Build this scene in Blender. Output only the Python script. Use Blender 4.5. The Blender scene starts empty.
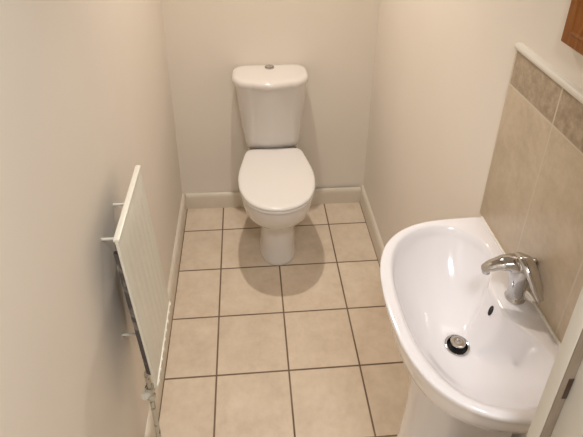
import bpy, bmesh, math
from mathutils import Vector, Matrix
from mathutils.bvhtree import BVHTree
sc = bpy.context.scene
COL = sc.collection
PI = math.pi

# ------------------------------------------------------------ room dimensions (metres)
T = 0.26                                   # floor tile
XL, XR, YB, YH = -0.2038, 0.7267, 0.1884, -3.3
ZC = 2.42
ZR = 0.8806                                # basin rim height

# ------------------------------------------------------------ materials
def new_mat(name, rough=0.5, metal=0.0, coat=0.0, col=(0.8, 0.8, 0.8)):
    m = bpy.data.materials.new(name); m.use_nodes = True
    b = m.node_tree.nodes['Principled BSDF']
    b.inputs['Roughness'].default_value = rough
    b.inputs['Metallic'].default_value = metal
    b.inputs['Coat Weight'].default_value = coat
    b.inputs['Base Color'].default_value = (*col, 1)
    return m, m.node_tree, b

def nd(nt, kind, **kw):
    n = nt.nodes.new(kind)
    for k, v in kw.items(): setattr(n, k, v)
    return n

def lk(nt, a, b): nt.links.new(a, b)

def ramp(nt, fac, stops):
    r = nd(nt, 'ShaderNodeValToRGB')
    el = r.color_ramp.elements
    while len(el) < len(stops): el.new(0.5)
    for e, (p, c) in zip(el, stops): e.position = p; e.color = (*c, 1)
    lk(nt, fac, r.inputs['Fac']); return r.outputs['Color']

def noise(nt, vec, scale, detail=4, rough=0.55):
    n = nd(nt, 'ShaderNodeTexNoise')
    n.inputs['Scale'].default_value = scale; n.inputs['Detail'].default_value = detail
    n.inputs['Roughness'].default_value = rough
    lk(nt, vec, n.inputs['Vector']); return n.outputs['Fac']

def math_n(nt, op, a, b=None, c=None):
    n = nd(nt, 'ShaderNodeMath', operation=op)
    for i, v in enumerate((a, b, c)):
        if v is None: continue
        if hasattr(v, 'links'): lk(nt, v, n.inputs[i])
        else: n.inputs[i].default_value = v
    return n.outputs[0]

def mixc(nt, fac, a, b, blend='MIX'):
    n = nd(nt, 'ShaderNodeMix', data_type='RGBA', blend_type=blend)
    for s, v in ((n.inputs[0], fac), (n.inputs[6], a), (n.inputs[7], b)):
        if hasattr(v, 'links'): lk(nt, v, s)
        elif isinstance(v, tuple): s.default_value = (*v, 1)
        else: s.default_value = v
    return n.outputs[2]

def bump(nt, h, b, strength=0.2, dist=0.001):
    n = nd(nt, 'ShaderNodeBump')
    n.inputs['Strength'].default_value = strength; n.inputs['Distance'].default_value = dist
    lk(nt, h, n.inputs['Height']); lk(nt, n.outputs['Normal'], b.inputs['Normal'])

def line_mask(nt, v, period, offset, width):
    """1 on a joint line of the given width, repeating with the period."""
    u = math_n(nt, 'ADD', v, -offset)
    u = math_n(nt, 'DIVIDE', u, period)
    u = math_n(nt, 'ADD', u, 0.5)
    f = math_n(nt, 'FRACT', u)
    d = math_n(nt, 'ABSOLUTE', math_n(nt, 'SUBTRACT', f, 0.5))
    d = math_n(nt, 'MULTIPLY', d, period)
    n = nd(nt, 'ShaderNodeMapRange'); n.interpolation_type = 'SMOOTHSTEP'
    lk(nt, d, n.inputs['Value'])
    n.inputs['From Min'].default_value = width*0.35; n.inputs['From Max'].default_value = width*0.75
    n.inputs['To Min'].default_value = 1; n.inputs['To Max'].default_value = 0
    return n.outputs['Result']

def cell_id(nt, v, period, offset):
    return math_n(nt, 'FLOOR', math_n(nt, 'DIVIDE', math_n(nt, 'ADD', v, -offset), period))

def wall_mat():
    m, nt, b = new_mat('magnolia_wall_paint', 0.75)
    g = nd(nt, 'ShaderNodeNewGeometry').outputs['Position']
    f = noise(nt, g, 2.2, 3)
    lk(nt, ramp(nt, f, [(0.3, (0.825, 0.76, 0.67)), (0.7, (0.85, 0.785, 0.695))]), b.inputs['Base Color'])
    bump(nt, noise(nt, g, 260, 3), b, 0.12, 0.0006)
    return m

def floor_mat():
    m, nt, b = new_mat('beige_ceramic_floor_tile', 0.42)
    g = nd(nt, 'ShaderNodeNewGeometry').outputs['Position']
    s = nd(nt, 'ShaderNodeSeparateXYZ'); lk(nt, g, s.inputs[0])
    lx = line_mask(nt, s.outputs[0], T, 0, 0.0056); ly = line_mask(nt, s.outputs[1], T, 0, 0.0056)
    joint = math_n(nt, 'MAXIMUM', lx, ly)
    joint = math_n(nt, 'MAXIMUM', joint, math_n(nt, 'LESS_THAN', s.outputs[0], XL+0.0215))
    joint = math_n(nt, 'MAXIMUM', joint, math_n(nt, 'GREATER_THAN', s.outputs[0], XR-0.0205))
    cx = cell_id(nt, s.outputs[0], T, 0); cy = cell_id(nt, s.outputs[1], T, 0)
    cb = nd(nt, 'ShaderNodeCombineXYZ'); lk(nt, cx, cb.inputs[0]); lk(nt, cy, cb.inputs[1])
    wn = nd(nt, 'ShaderNodeTexWhiteNoise', noise_dimensions='3D'); lk(nt, cb.outputs[0], wn.inputs['Vector'])
    off = nd(nt, 'ShaderNodeVectorMath', operation='MULTIPLY_ADD')
    lk(nt, wn.outputs['Color'], off.inputs[0]); off.inputs[1].default_value = (7, 7, 7); lk(nt, g, off.inputs[2])
    n1 = noise(nt, off.outputs[0], 9, 6, 0.62)
    n2 = noise(nt, off.outputs[0], 38, 5, 0.6)
    f = math_n(nt, 'MULTIPLY_ADD', n2, 0.35, math_n(nt, 'MULTIPLY', n1, 0.65))
    c = ramp(nt, f, [(0.34, (0.635, 0.515, 0.385)), (0.5, (0.71, 0.59, 0.455)), (0.68, (0.775, 0.665, 0.525))])
    tone = math_n(nt, 'MULTIPLY_ADD', wn.outputs['Value'], 0.06, 0.97)
    tc = nd(nt, 'ShaderNodeCombineColor')
    for i in range(3): lk(nt, tone, tc.inputs[i])
    c = mixc(nt, 1.0, c, tc.outputs[0], 'MULTIPLY')
    gr = ramp(nt, noise(nt, g, 6, 3), [(0.35, (0.13, 0.085, 0.05)), (0.7, (0.24, 0.17, 0.11))])
    lk(nt, mixc(nt, joint, c, gr), b.inputs['Base Color'])
    lk(nt, math_n(nt, 'MULTIPLY_ADD', joint, 0.4, 0.42), b.inputs['Roughness'])
    h = math_n(nt, 'SUBTRACT', math_n(nt, 'MULTIPLY', n2, 0.15), joint)
    bump(nt, h, b, 0.5, 0.0012)
    return m

def splash_mat():
    m, nt, b = new_mat('taupe_stone_wall_tile', 0.35)
    g = nd(nt, 'ShaderNodeNewGeometry').outputs['Position']
    s = nd(nt, 'ShaderNodeSeparateXYZ'); lk(nt, g, s.inputs[0])
    ly = line_mask(nt, s.outputs[1], 0.1825, -1.191, 0.0036)
    lz = line_mask(nt, s.outputs[2], 0.42, 1.2427, 0.0036)
    joint = math_n(nt, 'MAXIMUM', ly, lz)
    border = math_n(nt, 'GREATER_THAN', s.outputs[2], 1.2427)
    n1 = noise(nt, g, 14, 6, 0.6); n2 = noise(nt, g, 60, 5, 0.65)
    f = math_n(nt, 'MULTIPLY_ADD', n2, 0.4, math_n(nt, 'MULTIPLY', n1, 0.6))
    big = ramp(nt, f, [(0.3, (0.50, 0.40, 0.285)), (0.55, (0.62, 0.51, 0.375)), (0.75, (0.69, 0.58, 0.45))])
    n3 = noise(nt, g, 42, 7, 0.7)
    bd = ramp(nt, n3, [(0.34, (0.31, 0.235, 0.16)), (0.5, (0.40, 0.31, 0.215)), (0.68, (0.52, 0.43, 0.32))])
    c = mixc(nt, border, big, bd)
    lk(nt, mixc(nt, joint, c, (0.64, 0.56, 0.44)), b.inputs['Base Color'])
    bump(nt, math_n(nt, 'SUBTRACT', math_n(nt, 'MULTIPLY', n2, 0.25), joint), b, 0.4, 0.001)
    return m

def gloss_mat(name, col, rough, scale=3.0, var=0.02, coat=0.0):
    """Painted or glazed surface with a very slight procedural tone variation."""
    m, nt, b = new_mat(name, rough, coat=coat)
    g = nd(nt, 'ShaderNodeNewGeometry').outputs['Position']
    lo = tuple(max(0, c-var) for c in col); hi = tuple(min(1, c+var) for c in col)
    lk(nt, ramp(nt, noise(nt, g, scale, 3), [(0.3, lo), (0.7, hi)]), b.inputs['Base Color'])
    return m

def chrome_mat():
    m, nt, b = new_mat('chrome', 0.09, 1.0, col=(0.56, 0.55, 0.545))
    g = nd(nt, 'ShaderNodeNewGeometry').outputs['Position']
    f = noise(nt, g, 60, 4)
    lk(nt, math_n(nt, 'MULTIPLY_ADD', f, 0.12, 0.05), b.inputs['Roughness'])
    return m

def wood_mat():
    m, nt, b = new_mat('orange_varnished_wood', 0.5)
    g = nd(nt, 'ShaderNodeNewGeometry').outputs['Position']
    mp = nd(nt, 'ShaderNodeMapping'); mp.inputs['Scale'].default_value = (1, 9, 0.8)
    lk(nt, g, mp.inputs['Vector'])
    f = noise(nt, mp.outputs[0], 14, 6, 0.6)
    lk(nt, ramp(nt, f, [(0.3, (0.19, 0.056, 0.003)), (0.55, (0.29, 0.095, 0.007)), (0.75, (0.38, 0.14, 0.014))]), b.inputs['Base Color'])
    return m

def grime_mat(name, clean, dirt, lo, hi, scale=30):
    m, nt, b = new_mat(name, 0.6)
    g = nd(nt, 'ShaderNodeNewGeometry').outputs['Position']
    lk(nt, ramp(nt, noise(nt, g, scale, 5, 0.6), [(lo, dirt), (hi, clean)]), b.inputs['Base Color'])
    return m

M = dict(
    wall=wall_mat(), floor=floor_mat(), splash=splash_mat(),
    ceil=gloss_mat('white_ceiling_paint', (0.8, 0.78, 0.74), 0.8, 2),
    ceramic=gloss_mat('white_glazed_ceramic', (0.76, 0.72, 0.68), 0.10, 2, 0.006, 0.3),
    basin=gloss_mat('white_basin_ceramic', (0.87, 0.85, 0.865), 0.09, 2, 0.005, 0.3),
    plastic=gloss_mat('white_seat_plastic', (0.83, 0.80, 0.76), 0.22, 2, 0.006),
    skirt=gloss_mat('cream_gloss_skirting_paint', (0.70, 0.63, 0.52), 0.35, 8, 0.03),
    radiator=gloss_mat('cream_radiator_enamel', (0.78, 0.76, 0.66), 0.35, 5, 0.015),
    trim=gloss_mat('cream_tile_trim_plastic', (0.76, 0.71, 0.62), 0.3, 6, 0.01),
    jamb=gloss_mat('off_white_door_paint', (0.68, 0.65, 0.58), 0.4, 4, 0.015),
    silicone=gloss_mat('white_silicone', (0.80, 0.76, 0.69), 0.4, 20, 0.03),
    chrome=chrome_mat(), wood=wood_mat(),
    dark=gloss_mat('dark_recess', (0.012, 0.012, 0.014), 0.6, 20, 0.004),
    brown=gloss_mat('dark_brown_metal', (0.05, 0.025, 0.015), 0.45, 30, 0.01),
    band=gloss_mat('grey_brown_band', (0.27, 0.215, 0.16), 0.6, 12, 0.04),
    hinge=gloss_mat('grey_hinge_plastic', (0.20, 0.17, 0.14), 0.4, 20, 0.01),
    fins=grime_mat('dusty_convector_steel', (0.40, 0.37, 0.32), (0.10, 0.09, 0.09), 0.50, 0.68, 22),
    pipe=grime_mat('scuffed_painted_pipe', (0.60, 0.56, 0.46), (0.09, 0.08, 0.065), 0.36, 0.46, 45),
    cap=gloss_mat('white_valve_cap_plastic', (0.78, 0.77, 0.70), 0.4, 20, 0.01),
    glass=new_mat('mirror_glass', 0.03, 1.0, col=(0.85, 0.87, 0.87))[0],
)

# ------------------------------------------------------------ object helpers


def thing(name, label, cat, loc):
    o = bpy.data.objects.new(name, None); COL.objects.link(o)
    o.location = loc; o.empty_display_size = 0.1
    o['label'] = label; o['category'] = cat
    return o

def mesh_of(name, bm):
    bmesh.ops.recalc_face_normals(bm, faces=bm.faces)
    me = bpy.data.meshes.new(name); bm.to_mesh(me); bm.free(); return me

def add_box(bm, a, b, bevel=0.0, seg=2):
    x0, y0, z0 = (min(a[i], b[i]) for i in range(3)); x1, y1, z1 = (max(a[i], b[i]) for i in range(3))
    g = bmesh.ops.create_cube(bm, size=1)['verts']
    for v in g:
        v.co = Vector((x0+(v.co.x+.5)*(x1-x0), y0+(v.co.y+.5)*(y1-y0), z0+(v.co.z+.5)*(z1-z0)))
    if bevel:
        es = list({e for v in g for e in v.link_edges})
        bmesh.ops.bevel(bm, geom=es, offset=bevel, segments=seg, affect='EDGES', profile=0.5)

def part(name, bm, mat, parent=None, smooth=True, angle=40):
    """ONE mesh object; its vertices are given in world space."""
    me = mesh_of(name, bm)
    base = Vector((0, 0, 0)); p = parent
    while p is not None:
        base += Vector(p.location); p = p.parent
    me.transform(Matrix.Translation(-base))
    o = bpy.data.objects.new(name, me); COL.objects.link(o)
    me.materials.append(mat)
    if smooth:
        try: me.shade_smooth()
        except Exception: pass
        me.set_sharp_from_angle(angle=math.radians(angle))
    o.parent = parent
    return o

def struct(name, bm, mat, parent=None, smooth=False):
    o = part(name, bm, mat, parent, smooth)
    if parent is None: o['kind'] = 'structure'
    return o

def catmull(pts, closed, n):
    """Smooth, evenly resampled curve through control points."""
    P = [Vector(p) for p in pts]; L = len(P); out = []
    segs = L if closed else L-1
    for i in range(segs):
        if closed: p0, p1, p2, p3 = P[(i-1) % L], P[i], P[(i+1) % L], P[(i+2) % L]
        else:
            p1, p2 = P[i], P[i+1]; p0 = P[i-1] if i else 2*p1-p2; p3 = P[i+2] if i+2 < L else 2*p2-p1
        for k in range(12):
            t = k/12
            out.append(0.5*((2*p1)+(p2-p0)*t+(2*p0-5*p1+4*p2-p3)*t*t+(3*p1-p0-3*p2+p3)*t**3))
    if not closed: out.append(P[-1])
    if n is None: return out
    ring = out+[out[0]] if closed else out
    d = [0]
    for a, b in zip(ring, ring[1:]): d.append(d[-1]+(b-a).length)
    res = []; j = 0; m = n if closed else n-1
    for k in range(n):
        s = d[-1]*k/m
        while j < len(d)-2 and d[j+1] < s: j += 1
        t = (s-d[j])/max(1e-9, d[j+1]-d[j]); res.append(ring[j].lerp(ring[j+1], t))
    return res

def mirror_outline(half, cx=0.0):
    """half: (x offset, y) from the back centre round to the front centre."""
    r = [(cx+x, y) for x, y in half]
    l = [(cx-x, y) for x, y in reversed(half) if abs(x) > 1e-6]
    return r+l

def radial(outline, c, n):
    """The outline resampled at n equal angles about c."""
    pts = catmull([(p[0], p[1], 0) for p in outline], True, None)
    res = []
    for k in range(n):
        a = 2*PI*k/n; d = Vector((math.cos(a), math.sin(a))); best = None
        for p, q in zip(pts, pts[1:]+pts[:1]):
            e = Vector((q.x-p.x, q.y-p.y)); w = Vector((p.x-c[0], p.y-c[1]))
            den = d.x*(-e.y)+e.x*d.y
            if abs(den) < 1e-12: continue
            t = (w.x*(-e.y)+e.x*w.y)/den
            s = (d.x*w.y-d.y*w.x)/den
            if t > 0 and -1e-6 <= s <= 1+1e-6: best = t if best is None else max(best, t)
        res.append(best or 0.01)
    return res

def loft(rings, cap=(True, True), bm=None):
    bm = bm or bmesh.new(); R = []
    for r in rings: R.append([bm.verts.new(p) for p in r])
    n = len(R[0])
    for a, b in zip(R, R[1:]):
        for i in range(n): bm.faces.new((a[i], a[(i+1) % n], b[(i+1) % n], b[i]))
    if cap[0]: bm.faces.new(R[0][::-1])
    if cap[1]: bm.faces.new(R[-1])
    return bm

def stack(outline, c, levels, n=72):
    """Stack of rings (inset, z) or (inset, z, scale) from one outline."""
    rad = radial(outline, c, n); rings = []
    for lv in levels:
        ins, z = lv[0], lv[1]; sc_ = lv[2] if len(lv) > 2 else 1
        rings.append([(c[0]+(max(r*sc_-ins, 0.001))*math.cos(2*PI*k/n), c[1]+(max(r*sc_-ins, 0.001))*math.sin(2*PI*k/n), z) for k, r in enumerate(rad)])
    return loft(rings)

def lathe(profile, origin, axis=(0, 0, 1), n=32, cap=(True, True), sx=1.0, bm=None):
    q = Vector((0, 0, 1)).rotation_difference(Vector(axis).normalized())
    rings = []
    for r, h in profile:
        rings.append([Vector(origin)+q @ Vector((r*math.cos(2*PI*k/n)*sx, r*math.sin(2*PI*k/n), h)) for k in range(n)])
    return loft(rings, cap, bm)

def tube(path, radii, n=14, bm=None, flat=None, samples=24):
    """Tube along a smooth path; radii per control point; flat = vertical squash per control point."""
    P = catmull(path, False, samples)
    def at(vals, t):
        u = t*(len(vals)-1); i = min(int(u), len(vals)-2); f = u-i; f = f*f*(3-2*f)
        return vals[i]*(1-f)+vals[i+1]*f
    rings = []
    for i, p in enumerate(P):
        tg = (P[min(i+1, len(P)-1)]-P[max(i-1, 0)]).normalized()
        up = Vector((0, 0, 1)) if abs(tg.z) < 0.95 else Vector((1, 0, 0))
        s = tg.cross(up).normalized(); u = s.cross(tg)
        t = i/(len(P)-1); r = at(radii, t); fl = at(flat, t) if flat else 1
        rings.append([p+s*(r*math.cos(2*PI*k/n))+u*(r*fl*math.sin(2*PI*k/n)) for k in range(n)])
    # rounded ends
    def end(r, d):
        c = sum(r, Vector())/len(r); R = (r[0]-c).length
        return [[c+(v-c)*s+d*R*h for v in r] for s, h in ((0.85, 0.3), (0.5, 0.5))]
    d0 = (P[0]-P[1]).normalized(); d1 = (P[-1]-P[-2]).normalized()
    rings = end(rings[0], d0)[::-1]+rings+end(rings[-1], d1)
    return loft(rings, bm=bm)

# ------------------------------------------------------------ the room shell
bm = bmesh.new(); add_box(bm, (XL-0.1, YH-0.1, -0.06), (XR+0.1, YB+0.1, 0)); struct('floor', bm, M['floor'])
bm = bmesh.new(); add_box(bm, (XL-0.1, YH-0.1, ZC), (XR+0.1, YB+0.1, ZC+0.08)); struct('ceiling', bm, M['ceil'])
bm = bmesh.new(); add_box(bm, (XL-0.1, YH-0.1, 0), (XL, YB+0.1, ZC)); struct('wall_left', bm, M['wall'])
bm = bmesh.new(); add_box(bm, (XR, YH-0.1, 0), (XR+0.1, YB+0.1, ZC)); struct('wall_right', bm, M['wall'])
bm = bmesh.new(); add_box(bm, (XL, YB, 0), (XR, YB+0.1, ZC)); struct('wall_back', bm, M['wall'])
bm = bmesh.new(); add_box(bm, (XL, YH-0.1, 0), (XR, YH, ZC)); struct('wall_hall', bm, M['wall'])
# short return of the front wall that carries the door lining, and the head over the doorway
JX = 0.560; JY0, JY1 = -1.600, -1.700
bm = bmesh.new()
add_box(bm, (JX+0.004, JY1, 0), (XR, JY0, ZC))
struct('wall_front', bm, M['wall'])
bm = bmesh.new(); add_box(bm, (XL, JY1, 2.08), (JX+0.004, JY0, ZC)); struct('wall_over_door', bm, M['wall'])

def skirting(p0, p1, inward, name, h=0.088, t=0.018):
    """Skirting board with a rounded top edge, swept from p0 to p1."""
    prof = [(0, 0), (t, 0), (t, h-0.022), (t-0.002, h-0.013), (t-0.006, h-0.005), (t-0.011, h-0.001), (0, h)]
    bm = bmesh.new(); ins = Vector((*inward, 0)); A, B = Vector((*p0, 0)), Vector((*p1, 0))
    a = [bm.verts.new(A+ins*x+Vector((0, 0, z))) for x, z in prof]
    b = [bm.verts.new(B+ins*x+Vector((0, 0, z))) for x, z in prof]
    for i in range(len(prof)):
        j = (i+1) % len(prof); bm.faces.new((a[i], a[j], b[j], b[i]))
    bm.faces.new(a[::-1]); bm.faces.new(b)
    return struct(name, bm, M['skirt'], smooth=True)
skirting((XL, YH), (XL, YB), (1, 0), 'baseboard_left')
skirting((XR, JY0), (XR, YB), (-1, 0), 'baseboard_right')
# the back board has pulled a few millimetres off the wall at its right end
skirting((XL+0.018, YB), (XR-0.018, YB-0.012), (0, -1), 'baseboard_back')

# ------------------------------------------------------------ door lining
bm = bmesh.new(); add_box(bm, (JX-0.014, JY1-0.004, 0), (JX+0.004, JY0+0.002, 2.08), 0.0015)
lin = struct('trim_1', bm, M['jamb'], smooth=True)
bm = bmesh.new(); add_box(bm, (JX-0.030, JY0-0.020, 0), (JX-0.014, JY0+0.002, 2.065), 0.002)
part('door_stop', bm, M['jamb'], lin)
bm = bmesh.new(); add_box(bm, (JX-0.029, JY0-0.0215, 0), (JX-0.0142, JY0-0.0198, 2.06), 0.0004)  # thin grey-brown band over the near face of the stop
part('stop_band', bm, M['band'], lin)
bm = bmesh.new(); add_box(bm, (JX-0.0215, JY0-0.0225, 1.088), (JX-0.0148, JY0-0.0214, 1.128), 0.0004)
part('strike_plate', bm, M['brown'], lin)
bm = bmesh.new(); add_box(bm, (XL, JY1-0.004, 2.065), (JX-0.014, JY0+0.002, 2.08), 0.0015)
struct('trim_2', bm, M['jamb'], smooth=True)

# ------------------------------------------------------------ toilet
CX = 0.253
wc = thing('toilet', 'white close-coupled toilet with its lid down against the back wall', 'toilet', (CX, -0.05, 0))

LIDH = [(0, 0.036), (0.07, 0.036), (0.112, 0.031), (0.128, 0.008), (0.143, -0.06), (0.156, -0.13), (0.160, -0.20),
        (0.150, -0.275), (0.118, -0.345), (0.065, -0.388), (0, -0.402)]
RIMH = [(0, 0.165), (0.09, 0.163), (0.118, 0.14), (0.118, 0.06), (0.124, 0.0), (0.138, -0.06), (0.150, -0.13), (0.153, -0.20),
        (0.143, -0.272), (0.112, -0.335), (0.06, -0.376), (0, -0.388)]
FOOT = [(0, 0.150), (0.05, 0.150), (0.075, 0.13), (0.078, 0.05), (0.078, -0.05), (0.079, -0.13), (0.076, -0.185),
        (0.056, -0.232), (0.028, -0.252), (0, -0.257)]
N = 80; C0 = (CX, -0.14); FX = CX+0.006
rim_r = radial(mirror_outline(RIMH, CX), C0, N); foot_r = radial(mirror_outline(FOOT, FX), C0, N)
def blend_ring(f, z, grow=0.0, shrink=1.0):
    """f = 1 rim outline, 0 foot outline."""
    return [(C0[0]+(foot_r[k]*(1-f)+rim_r[k]*f)*shrink*math.cos(2*PI*k/N)+grow*math.cos(2*PI*k/N),
             C0[1]+(foot_r[k]*(1-f)+rim_r[k]*f)*shrink*math.sin(2*PI*k/N)+grow*math.sin(2*PI*k/N), z) for k in range(N)]
rings = [blend_ring(0, 0, 0.002), blend_ring(0, 0.006, 0.004), blend_ring(0, 0.018, 0.003), blend_ring(0, 0.03, -0.001), blend_ring(0, 0.08, -0.003),
         blend_ring(0, 0.15, -0.005), blend_ring(0.015, 0.20, -0.006), blend_ring(0.07, 0.225, -0.005), blend_ring(0.34, 0.252, -0.002),
         blend_ring(0.66, 0.280, 0), blend_ring(0.85, 0.312, 0), blend_ring(0.95, 0.352, 0), blend_ring(1.0, 0.378, 0), blend_ring(1, 0.396, 0),
         blend_ring(1, 0.402, -0.003), blend_ring(1, 0.404, -0.010), blend_ring(1, 0.404, -0.04)]
# bowl interior
for s, z in ((0.60, 0.39), (0.52, 0.34), (0.38, 0.28), (0.22, 0.25)): rings.append(blend_ring(1, z, 0, s))
part('bowl', loft(rings), M['ceramic'], wc, angle=60)
c1 = (CX, -0.18)
# seat ring
lid_o = mirror_outline(LIDH, CX)
rr = radial(lid_o, c1, N)
def ring_at(inset, z, dome=0): return [(c1[0]+(rr[k]-inset)*math.cos(2*PI*k/N), c1[1]+(rr[k]-inset)*math.sin(2*PI*k/N), z) for k in range(N)]
seat_bm = loft([ring_at(0.006, 0.4045), ring_at(0.001, 0.407), ring_at(0, 0.411), ring_at(0.002, 0.416), ring_at(0.006, 0.418),
                ring_at(0.045, 0.419), ring_at(0.055, 0.416), ring_at(0.056, 0.408), ring_at(0.05, 0.4045)], cap=(False, False))
vs = list(seat_bm.verts); n0 = N
seat_bm.verts.ensure_lookup_table()
a = seat_bm.verts[0:N]; b = seat_bm.verts[-N:]
for i in range(N): seat_bm.faces.new((a[i], b[i], b[(i+1) % N], a[(i+1) % N]))
part('seat', seat_bm, M['plastic'], wc, angle=50)
# lid with rounded lip and a slight dome
part('lid', loft([ring_at(0.010, 0.4195), ring_at(0.002, 0.4197), ring_at(-0.001, 0.4225), ring_at(-0.001, 0.428), ring_at(0.002, 0.433),
                  ring_at(0.008, 0.4355), ring_at(0.03, 0.4375), ring_at(0.07, 0.439), ring_at(0.11, 0.44)]), M['plastic'], wc, angle=60)
for s in (-1, 1):
    bm = lathe([(0.010, 0), (0.0105, 0.002), (0.0105, 0.036), (0.009, 0.038)], (CX+s*0.088-0.019, 0.047, 0.420), (1, 0, 0), 20)
    add_box(bm, (CX+s*0.088-0.012, 0.030, 0.4045), (CX+s*0.088+0.012, 0.060, 0.416), 0.002)
    part('hinge', bm, M['hinge'], wc)
# cistern
QX = 0.2460
def cis(hw, y0, y1, z, cx=QX, n=80, bow=0.010, c=None):
    """rounded-rectangle ring: bowed front (y0), flat back (y1)"""
    r = 0.030+0.034*min(1, max(0, (z-0.40)/0.2)); r = min(r, (y1-y0)*0.42); pts = []
    def arc(px, py, rx, ry, a0, a1, m):
        for k in range(m): 
            t = a0+(a1-a0)*k/(m-1); pts.append((px+rx*math.cos(t), py+ry*math.sin(t)))
    rb = 0.012
    arc(cx+hw-rb, y1-rb, rb, rb, PI/2, 0, 8)
    arc(cx+hw-r, y0+r, r, r, 0, -PI/2, 16)
    for k in range(1, 15):
        u = 1-2*k/15; x = cx+u*(hw-r); pts.append((x, y0-bow*(1-u*u)))
    arc(cx-hw+r, y0+r, r, r, -PI/2, -PI, 16)
    arc(cx-hw+rb, y1-rb, rb, rb, PI, PI/2, 8)
    return [(x, y, z) for x, y in pts]
cr = [cis(0.088, 0.075, 0.160, 0.404, 0.252), cis(0.108, 0.064, 0.172, 0.412, 0.251), cis(0.119, 0.054, 0.180, 0.430, 0.2505), cis(0.126, 0.044, 0.183, 0.46, 0.250),
      cis(0.133, 0.032, 0.184, 0.52, 0.249), cis(0.141, 0.018, 0.185, 0.60, 0.248), cis(0.149, 0.006, 0.185, 0.69, 0.247), cis(0.153, 0.000, 0.185, 0.757)]
part('cistern', loft(cr), M['ceramic'], wc, angle=60)
def lidr(ins, z, hw=0.1655, y0=-0.012, y1=0.186):
    r = 0.055; pts = []; cx = 0.2435; hw -= ins; y0 += ins; y1 -= ins
    def arc(px, py, rr_, a0, a1, m):
        for k in range(m):
            t = a0+(a1-a0)*k/(m-1); pts.append((px+rr_*math.cos(t), py+rr_*math.sin(t)))
    rf = max(0.03, 0.088-ins); rb = max(0.02, 0.060-ins)
    arc(cx+hw-rb, y1-rb, rb, PI/2, 0, 10); arc(cx+hw-rf, y0+rf, rf, 0, -PI/2, 20)
    for k in range(1, 11):
        u = 1-2*k/11; pts.append((cx+u*(hw-rf), y0-0.016*(1-u*u)))
    arc(cx-hw+rf, y0+rf, rf, -PI/2, -PI, 20); arc(cx-hw+rb, y1-rb, rb, PI, PI/2, 10)
    return [(x, y, z) for x, y in pts]
cl = part('cistern_lid', loft([lidr(0.012, 0.7572), lidr(0.002, 0.7575), lidr(0, 0.762), lidr(0, 0.774), lidr(0.003, 0.782), lidr(0.009, 0.787),
                               lidr(0.018, 0.789), lidr(0.04, 0.7905)]), M['ceramic'], wc, angle=60)
fb = part('flush_button', lathe([(0.0215, 0), (0.0215, 0.004), (0.0195, 0.006), (0.0185, 0.0055), (0.018, 0.0035), (0.0165, 0.0035), (0.016, 0.007), (0.013, 0.0085), (0.004, 0.009)],
                (0.243, 0.138, 0.7903), n=40), M['chrome'], cl)
fb['label'] = 'round chrome push button'

# ------------------------------------------------------------ wash basin
YC = -1.280
BC = (0.5790, -1.2835)
OUT = [(0.4120, 0), (0.4140, 0.050), (0.4205, 0.100), (0.4350, 0.148), (0.4590, 0.190), (0.4950, 0.224), (0.5400, 0.247), (0.5900, 0.2585), (0.640, 0.2625), (0.690, 0.264),
       (0.7170, 0.2635), (0.7240, 0.259), (0.7262, 0.24), (0.7264, 0.12), (0.7264, 0)]
INN = [(0.4390, 0), (0.4410, 0.060), (0.4500, 0.110), (0.4660, 0.155), (0.4930, 0.195), (0.5300, 0.222), (0.5720, 0.236), (0.6150, 0.2340), (0.6500, 0.218), (0.6760, 0.190),
       (0.6920, 0.150), (0.6890, 0.110), (0.6680, 0.082), (0.6500, 0.060), (0.6460, 0.030), (0.6450, 0)]
def sym(h):
    a = [(x, YC+d) for x, d in h]; b = [(x, YC-d*0.972) for x, d in reversed(h) if d > 1e-6]
    b = [p for p in b if True]
    return a+b[:-0 or None] if h[-1][1] else a+b
NB = 144
ro = radial(sym(OUT), BC, NB); ri = radial(sym(INN), BC, NB)
def smooth_list(v, it):
    for _ in range(it): v = [(v[i-1]+2*v[i]+v[(i+1) % len(v)])/4 for i in range(len(v))]
    return v
ri = smooth_list(ri, 7)
def bring(fr, z):
    zz = z if callable(z) else (lambda k: z)
    return [(BC[0]+fr(k)*math.cos(2*PI*k/NB), BC[1]+fr(k)*math.sin(2*PI*k/NB), zz(k)) for k in range(NB)]
DEPTH = 0.130; r0 = 0.0235
rings = [bring(lambda k: ro[k]*0.25, 0.700), bring(lambda k: ro[k]*0.42, 0.706), bring(lambda k: ro[k]*0.58, 0.724), bring(lambda k: ro[k]*0.74, 0.758), bring(lambda k: ro[k]*0.88, 0.800),
         bring(lambda k: ro[k]*0.925, 0.826), bring(lambda k: ro[k]*0.945, 0.842), bring(lambda k: ro[k]*0.958, 0.853), bring(lambda k: ro[k]*0.972, 0.862), bring(lambda k: ro[k]*0.984, 0.869),
         bring(lambda k: ro[k]*0.990, 0.8755), bring(lambda k: ro[k]*0.985, 0.8792), bring(lambda k: ro[k]*0.97, ZR),
         bring(lambda k: ri[k]+(min(0.006, (ro[k]-ri[k])*0.3)), ZR), bring(lambda k: ri[k]+(min(0.002, (ro[k]-ri[k])*0.1)), ZR-0.0008), bring(lambda k: ri[k]-0.003, ZR-0.0032)]
for s in (0.955, 0.92, 0.88, 0.82, 0.74, 0.65, 0.55, 0.45, 0.34, 0.23, 0.13, 0.06, 0.0):
    def zf(k, s=s):
        L = ri[k]-r0
        p = 2.15 if L > 0.09 else 1.6+0.55*max(0, (L-0.035)/0.055)
        return ZR-0.005-(DEPTH-0.005)*(1-max(s, 0)**p)*1.0
    rings.append(bring(lambda k, s=s: r0+(ri[k]-r0)*s, zf))
rings.append(bring(lambda k: r0-0.002, ZR-DEPTH-0.004)); rings.append(bring(lambda k: r0-0.002, ZR-DEPTH-0.012))
wb = thing('wash_basin', 'white ceramic pedestal wash basin against the right wall below the taupe splashback', 'sink', (0.60, YC, 0))
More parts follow.
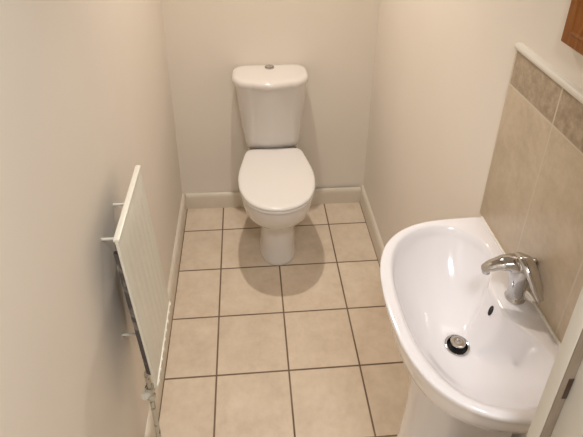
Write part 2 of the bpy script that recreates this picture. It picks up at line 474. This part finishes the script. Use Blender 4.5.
bs = part('basin', loft(rings), M['basin'], wb, angle=75)
# pedestal
def ped(z, x0, x1, w, cy=YC):
    pts = []
    n = 48
    xm = x0+0.085
    for k in range(n):
        t = PI/2+PI*k/(n-1)
        pts.append((xm+(xm-x0)*math.cos(t), cy+w*math.sin(t), z))
    pts.append((x1, cy-w, z)); pts.append((x1, cy+w, z))
    return pts
pr_ = [ped(0, 0.474, 0.70, 0.130), ped(0.02, 0.475, 0.70, 0.130), ped(0.06, 0.480, 0.70, 0.126), ped(0.2, 0.488, 0.70, 0.112), ped(0.4, 0.497, 0.70, 0.098), ped(0.55, 0.500, 0.70, 0.094),
       ped(0.66, 0.492, 0.70, 0.100), ped(0.728, 0.480, 0.70, 0.112)]
part('pedestal', loft(pr_), M['basin'], wb, angle=60)
# waste: chrome flange, dark throat, plug raised and tipped
zd = ZR-DEPTH
wa = part('waste', lathe([(0.0200, -0.008), (0.0204, -0.001), (0.0220, 0.0028), (0.0245, 0.0038), (0.0262, 0.0032), (0.0268, 0.001), (0.026, -0.004)], (*BC, zd), n=48, cap=(False, False)), M['chrome'], wb)
wa['label'] = 'chrome waste ring'
part('drain_throat', lathe([(0.0202, 0), (0.0202, 0.0012), (0.001, 0.0014)], (*BC, zd-0.0085), n=32), M['dark'], wa)
ax = Vector((0.02, 0.10, 1))
part('plug', lathe([(0.004, -0.010), (0.005, -0.002), (0.0160, -0.001), (0.0170, 0.000), (0.0165, 0.0015), (0.013, 0.0022), (0.005, 0.0026), (0.0035, 0.0018), (0.001, 0.0018)], (BC[0]+0.0030, BC[1]+0.0050, zd+0.0050), ax, n=40), M['chrome'], wa)
# overflow slot on the ledge face

bvh = BVHTree.FromPolygons([v.co+wb.location for v in bs.data.vertices], [tuple(p_.vertices) for p_ in bs.data.polygons])
hit, nrm, _, _ = bvh.ray_cast(Vector((0.56, YC+0.003, 0.846)), Vector((1, 0, 0)))
if nrm.x > 0: nrm = -nrm
bm = lathe([(0.0072, -0.003), (0.0078, 0.0012), (0.0066, 0.0016), (0.0058, 0.0008), (0.001, 0.0008)], (0, 0, 0), (0, 0, 1), 32, sx=0.75)
qz = nrm.to_track_quat('Z', 'Y'); bm.transform(Matrix.Translation(hit) @ qz.to_matrix().to_4x4() @ Matrix.Diagonal((1.0, 1.7, 1, 1)))
part('overflow', bm, M['dark'], wb)
# silicone bead between basin and tiles
bm = tube([(0.7165, YC+0.255, ZR+0.001), (0.7165, YC+0.1, ZR+0.001), (0.7165, YC-0.1, ZR+0.001), (0.7165, YC-0.255, ZR+0.001)], [0.0035]*4, 10)
sb = part('sealant_bead', bm, M['silicone'], wb)

# ------------------------------------------------------------ mixer tap
TX, TY = 0.6835, -1.276
tap = thing('mixer_tap', 'chrome single-lever mixer tap on the back ledge of the basin', 'tap', (TX, TY, ZR))
bm = lathe([(0.0205, 0.0), (0.0210, 0.003), (0.0195, 0.006), (0.0180, 0.008), (0.0170, 0.020), (0.0180, 0.036), (0.0215, 0.052), (0.0245, 0.066), (0.0255, 0.080),
            (0.0240, 0.092), (0.0190, 0.101), (0.012, 0.106), (0.004, 0.108), (0.001, 0.1082)], (TX, TY, ZR), (-0.01, 0.05, 1), 40)
part('body', bm, M['chrome'], tap)
bm = tube([(TX+0.004, TY+0.004, ZR+0.076), (TX-0.020, TY+0.008, ZR+0.090), (TX-0.042, TY+0.012, ZR+0.087), (TX-0.060, TY+0.016, ZR+0.077), (TX-0.070, TY+0.018, ZR+0.068)],
          [0.024, 0.0225, 0.0185, 0.0150, 0.0120], 28, flat=[0.9, 0.8, 0.7, 0.66, 0.66], samples=34)
sp = part('spout', bm, M['chrome'], tap)
bm = lathe([(0.0070, -0.004), (0.0080, -0.003), (0.0080, 0.004), (0.007, 0.005)], (TX-0.066, TY+0.0172, ZR+0.062), (0, 0, 1), 24)
part('aerator', bm, M['chrome'], sp)
bm = tube([(TX-0.006, TY+0.016, ZR+0.102), (TX-0.003, TY-0.002, ZR+0.107), (TX+0.001, TY-0.024, ZR+0.099), (TX+0.005, TY-0.044, ZR+0.081), (TX+0.008, TY-0.062, ZR+0.061)],
          [0.010, 0.0150, 0.0155, 0.0135, 0.0080], 28, flat=[0.6, 0.55, 0.48, 0.45, 0.5], samples=34)
part('lever', bm, M['chrome'], tap)
bm = lathe([(0.0022, 0), (0.0022, 0.068), (0.0050, 0.070), (0.0062, 0.076), (0.0050, 0.082), (0.001, 0.083)], (0.7145, -1.2610, ZR+0.006), (0.0, 0.0, 1), 18)
part('lift_rod', bm, M['chrome'], tap)

# ------------------------------------------------------------ splashback
spb = thing('tiled_splashback', 'taupe tiled splashback with a mottled border row and cream edging behind the basin', 'splashback', (XR, -1.30, 0.86))
bm = bmesh.new(); add_box(bm, (XR-0.0085, JY0+0.001, ZR+0.0005), (XR, -1.0055, 1.323), 0.0008)
part('tile_panel', bm, M['splash'], spb)
bm = bmesh.new(); n_ = 10
prof = [(0, 0), (0.012, 0), (0.0135, 0.0025), (0.0135, 0.007), (0.012, 0.010), (0.008, 0.0125), (0, 0.0135)]
A = [bm.verts.new((XR-x, -1.0035, 1.3232+z)) for x, z in prof]; B = [bm.verts.new((XR-x, JY0, 1.3232+z)) for x, z in prof]
for i in range(len(prof)):
    j = (i+1) % len(prof); bm.faces.new((A[i], A[j], B[j], B[i]))
bm.faces.new(A[::-1]); bm.faces.new(B)
part('edging_strip', bm, M['trim'], spb)

# ------------------------------------------------------------ wooden framed mirror (only its lower corner is in view)
mr = thing('wooden_frame', 'orange-brown varnished wooden frame hanging on the wall above the tiled splashback', 'frame', (XR, -1.36, 1.40))
y0, y1, z0, z1 = -1.575, -1.163, 1.400, 1.95
def frame_ring(ins, x):
    return [(x, y0+ins, z0+ins), (x, y1-ins, z0+ins), (x, y1-ins, z1-ins), (x, y0+ins, z1-ins)]
rings = [frame_ring(0, XR-0.001), frame_ring(0, XR-0.016), frame_ring(0.003, XR-0.020), frame_ring(0.022, XR-0.021), frame_ring(0.026, XR-0.0235), frame_ring(0.030, XR-0.021),
         frame_ring(0.055, XR-0.016), frame_ring(0.058, XR-0.008), frame_ring(0.058, XR-0.001)]
bm = loft(rings, cap=(False, False)); bm.verts.ensure_lookup_table()
a = bm.verts[0:4]; b = bm.verts[-4:]
for i in range(4): bm.faces.new((a[i], b[i], b[(i+1) % 4], a[(i+1) % 4]))
part('moulding', bm, M['wood'], mr, angle=20)
bm = bmesh.new(); add_box(bm, (XR-0.007, y0+0.0585, z0+0.0585), (XR-0.002, y1-0.0585, z1-0.0585)); part('mirror_glass', bm, M['glass'], mr)

# ------------------------------------------------------------ radiator on the left wall
RY0, RY1, RZ0, RZ1 = -0.862, -1.140, 0.478, 0.966
RS = 0.081; LEAN = 0.055
rad = thing('radiator', 'small cream panel radiator standing off the left wall on its brackets', 'radiator', (XL+RS, (RY0+RY1)/2, RZ0))
def rx(z, off=0): return XL+RS-LEAN*(z-(RZ0+RZ1)/2)+off
bm = bmesh.new()
# panel cross-section with a rolled top seam and pressed vertical flutes
ny, nz = 60, 26; front = {}; back = {}
for i in range(ny+1):
    y = RY1+(RY0-RY1)*i/ny
    for j in range(nz+1):
        z = RZ0+(RZ1-RZ0)*j/nz
        e = min(1, min(j, nz-j)/3, min(i, ny-i)/3)
        fl = 0.0022*max(0, math.sin(2*PI*(y-RY1)/0.0355))*(1 if 3 <= j <= nz-3 else 0)
        front[i, j] = bm.verts.new((rx(z, 0.004*e-fl), y, z)); back[i, j] = bm.verts.new((rx(z, -0.006-0.003*e), y, z))
for i in range(ny):
    for j in range(nz):
        bm.faces.new((front[i, j], front[i+1, j], front[i+1, j+1], front[i, j+1]))
        bm.faces.new((back[i, j], back[i, j+1], back[i+1, j+1], back[i+1, j]))
for i in range(ny):
    for j in (0, nz): bm.faces.new((front[i, j], back[i, j], back[i+1, j], front[i+1, j]))
for j in range(nz):
    for i in (0, ny): bm.faces.new((front[i, j], front[i, j+1], back[i, j+1], back[i, j]))
part('panel', bm, M['radiator'], rad, angle=50)
bm = bmesh.new(); zt = RZ1
add_box(bm, (rx(zt, -0.010), RY1-0.001, zt-0.003), (rx(zt, 0.004), RY0+0.001, zt+0.004), 0.0025)
part('top_seam', bm, M['radiator'], rad)
bm = bmesh.new(); zt = RZ0
add_box(bm, (rx(zt, -0.006), RY1+0.002, zt-0.006), (rx(zt, 0.004), RY0-0.002, zt+0.003), 0.002)
for k in range(9):
    y = RY1+0.018+k*0.031
    add_box(bm, (rx(zt, -0.004), y-0.004, zt-0.010), (rx(zt, 0.006), y+0.004, zt+0.002), 0.002)
part('bottom_seam', bm, M['radiator'], rad)
# corrugated convector plate behind the panel
bm = bmesh.new(); prev = None; k = 0
y = RY1+0.012
fin = []
while y < RY0-0.012:
    fin.append((y, 0 if k % 4 in (0, 3) else 1)); y += 0.006 if k % 2 == 0 else 0.006; k += 1
zA, zB = RZ0+0.03, RZ1-0.05
row = []
for y, d in fin:
    row.append((bm.verts.new((rx(zA, -0.010-0.013*d), y, zA)), bm.verts.new((rx(zB, -0.010-0.013*d), y, zB))))
for a, b in zip(row, row[1:]): bm.faces.new((a[0], b[0], b[1], a[1]))
fo = part('convector_fins', bm, M['fins'], rad, smooth=False)
sm = fo.modifiers.new('thickness', 'SOLIDIFY'); sm.thickness = 0.0012
for y in (RY1+0.10, RY0-0.05):
    for zb in (RZ1-0.08, RZ0+0.08):
        bm = tube([(XL+0.001, y, zb), (XL+0.02, y, zb), (rx(zb, -0.012), y, zb)], [0.0035]*3, 10, samples=8)
        part('bracket', bm, M['radiator'], rad)

# tail pipe and valves
PX, PY = XL+0.050, RY1+0.085
bm = tube([(rx(RZ0, -0.008), RY1+0.050, RZ0+0.012), (PX+0.012, RY1+0.062, RZ0-0.02), (PX, PY-0.004, RZ0-0.06), (PX, PY, 0.34), (PX, PY, 0.15), (PX, PY, 0.001)],
          [0.0070]*6, 14, samples=50)
pp = part('tail_pipe', bm, M['pipe'], rad)
bm = lathe([(0.008, -0.026), (0.0125, -0.024), (0.0125, -0.014), (0.0095, -0.012), (0.0100, 0.006), (0.0135, 0.010), (0.0135, 0.022), (0.008, 0.024)], (PX, PY, 0.335), (0, 0, 1), 20)
part('valve_body', bm, M['pipe'], pp)
bm = lathe([(0.007, 0.006), (0.0095, 0.009), (0.0105, 0.026), (0.0095, 0.029), (0.004, 0.0295), (0.003, 0.027), (0.001, 0.027)], (PX, PY, 0.337), (-0.55, -1, 0.55), 24)
vc = part('valve_cap', bm, M['cap'], pp)
vc['label'] = 'round white valve cap'

# ------------------------------------------------------------ light: one warm ceiling lamp in the room, cool light in the hall, plus an added hall fill
def light(name, kind, loc, energy, col, size, rot=(0, 0, 0)):
    l = bpy.data.lights.new(name, kind); l.energy = energy; l.color = col
    if kind in ('POINT', 'SPOT'): l.shadow_soft_size = size
    else: l.shape = 'RECTANGLE'; l.size, l.size_y = size
    o = bpy.data.objects.new(name, l); o.location = loc; o.rotation_euler = rot; COL.objects.link(o); return o
dl = light('ceiling_downlight', 'SPOT', (0.165, -0.25, 2.30), 61, (1.0, 0.89, 0.79), 0.026)
dl.data.spot_size = math.radians(106); dl.data.spot_blend = 1.0
dl.rotation_euler = (Vector((0.27, -0.58, 0))-dl.location).to_track_quat('-Z', 'Y').to_euler()
light('hall_ceiling_light', 'AREA', (0.33, -2.1, 2.36), 11.5, (0.95, 0.98, 1.03), (0.24, 0.24), (math.radians(20), 0, 0))

light('hall_wall_fill', 'AREA', (0.25, -3.2, 1.5), 3.5, (1.0, 0.96, 0.93), (0.8, 1.2), (math.radians(90), 0, 0))  # unseen fill added to even out the walls; no window stands here

w = bpy.data.worlds.new('world'); sc.world = w; w.use_nodes = True
w.node_tree.nodes['Background'].inputs[0].default_value = (0.9, 0.85, 0.8, 1)
w.node_tree.nodes['Background'].inputs[1].default_value = 0.02

# ------------------------------------------------------------ camera
cam = bpy.data.cameras.new('camera'); co = bpy.data.objects.new('camera', cam); COL.objects.link(co)
p, yw, r = 0.4994, 0.0903, 0.0102
fwd = Vector((math.sin(yw)*math.cos(p), math.cos(yw)*math.cos(p), -math.sin(p)))
right = Vector((math.cos(yw), -math.sin(yw), 0)); up = right.cross(fwd)
R_ = right*math.cos(r)+up*math.sin(r); U_ = -right*math.sin(r)+up*math.cos(r)
co.matrix_world = Matrix(((R_.x, U_.x, -fwd.x, 0.147836), (R_.y, U_.y, -fwd.y, -2.016976), (R_.z, U_.z, -fwd.z, 1.739868), (0, 0, 0, 1)))
cam.sensor_fit = 'HORIZONTAL'; cam.sensor_width = 36; cam.lens = 36*531.4232/583
cam.shift_y = -105.7537/583; cam.clip_start = 0.02
sc.camera = co
sc.view_settings.view_transform = 'Standard'; sc.view_settings.look = 'None'
sc.view_settings.exposure = 0.0; sc.view_settings.gamma = 1; sc.view_settings.use_curve_mapping = False
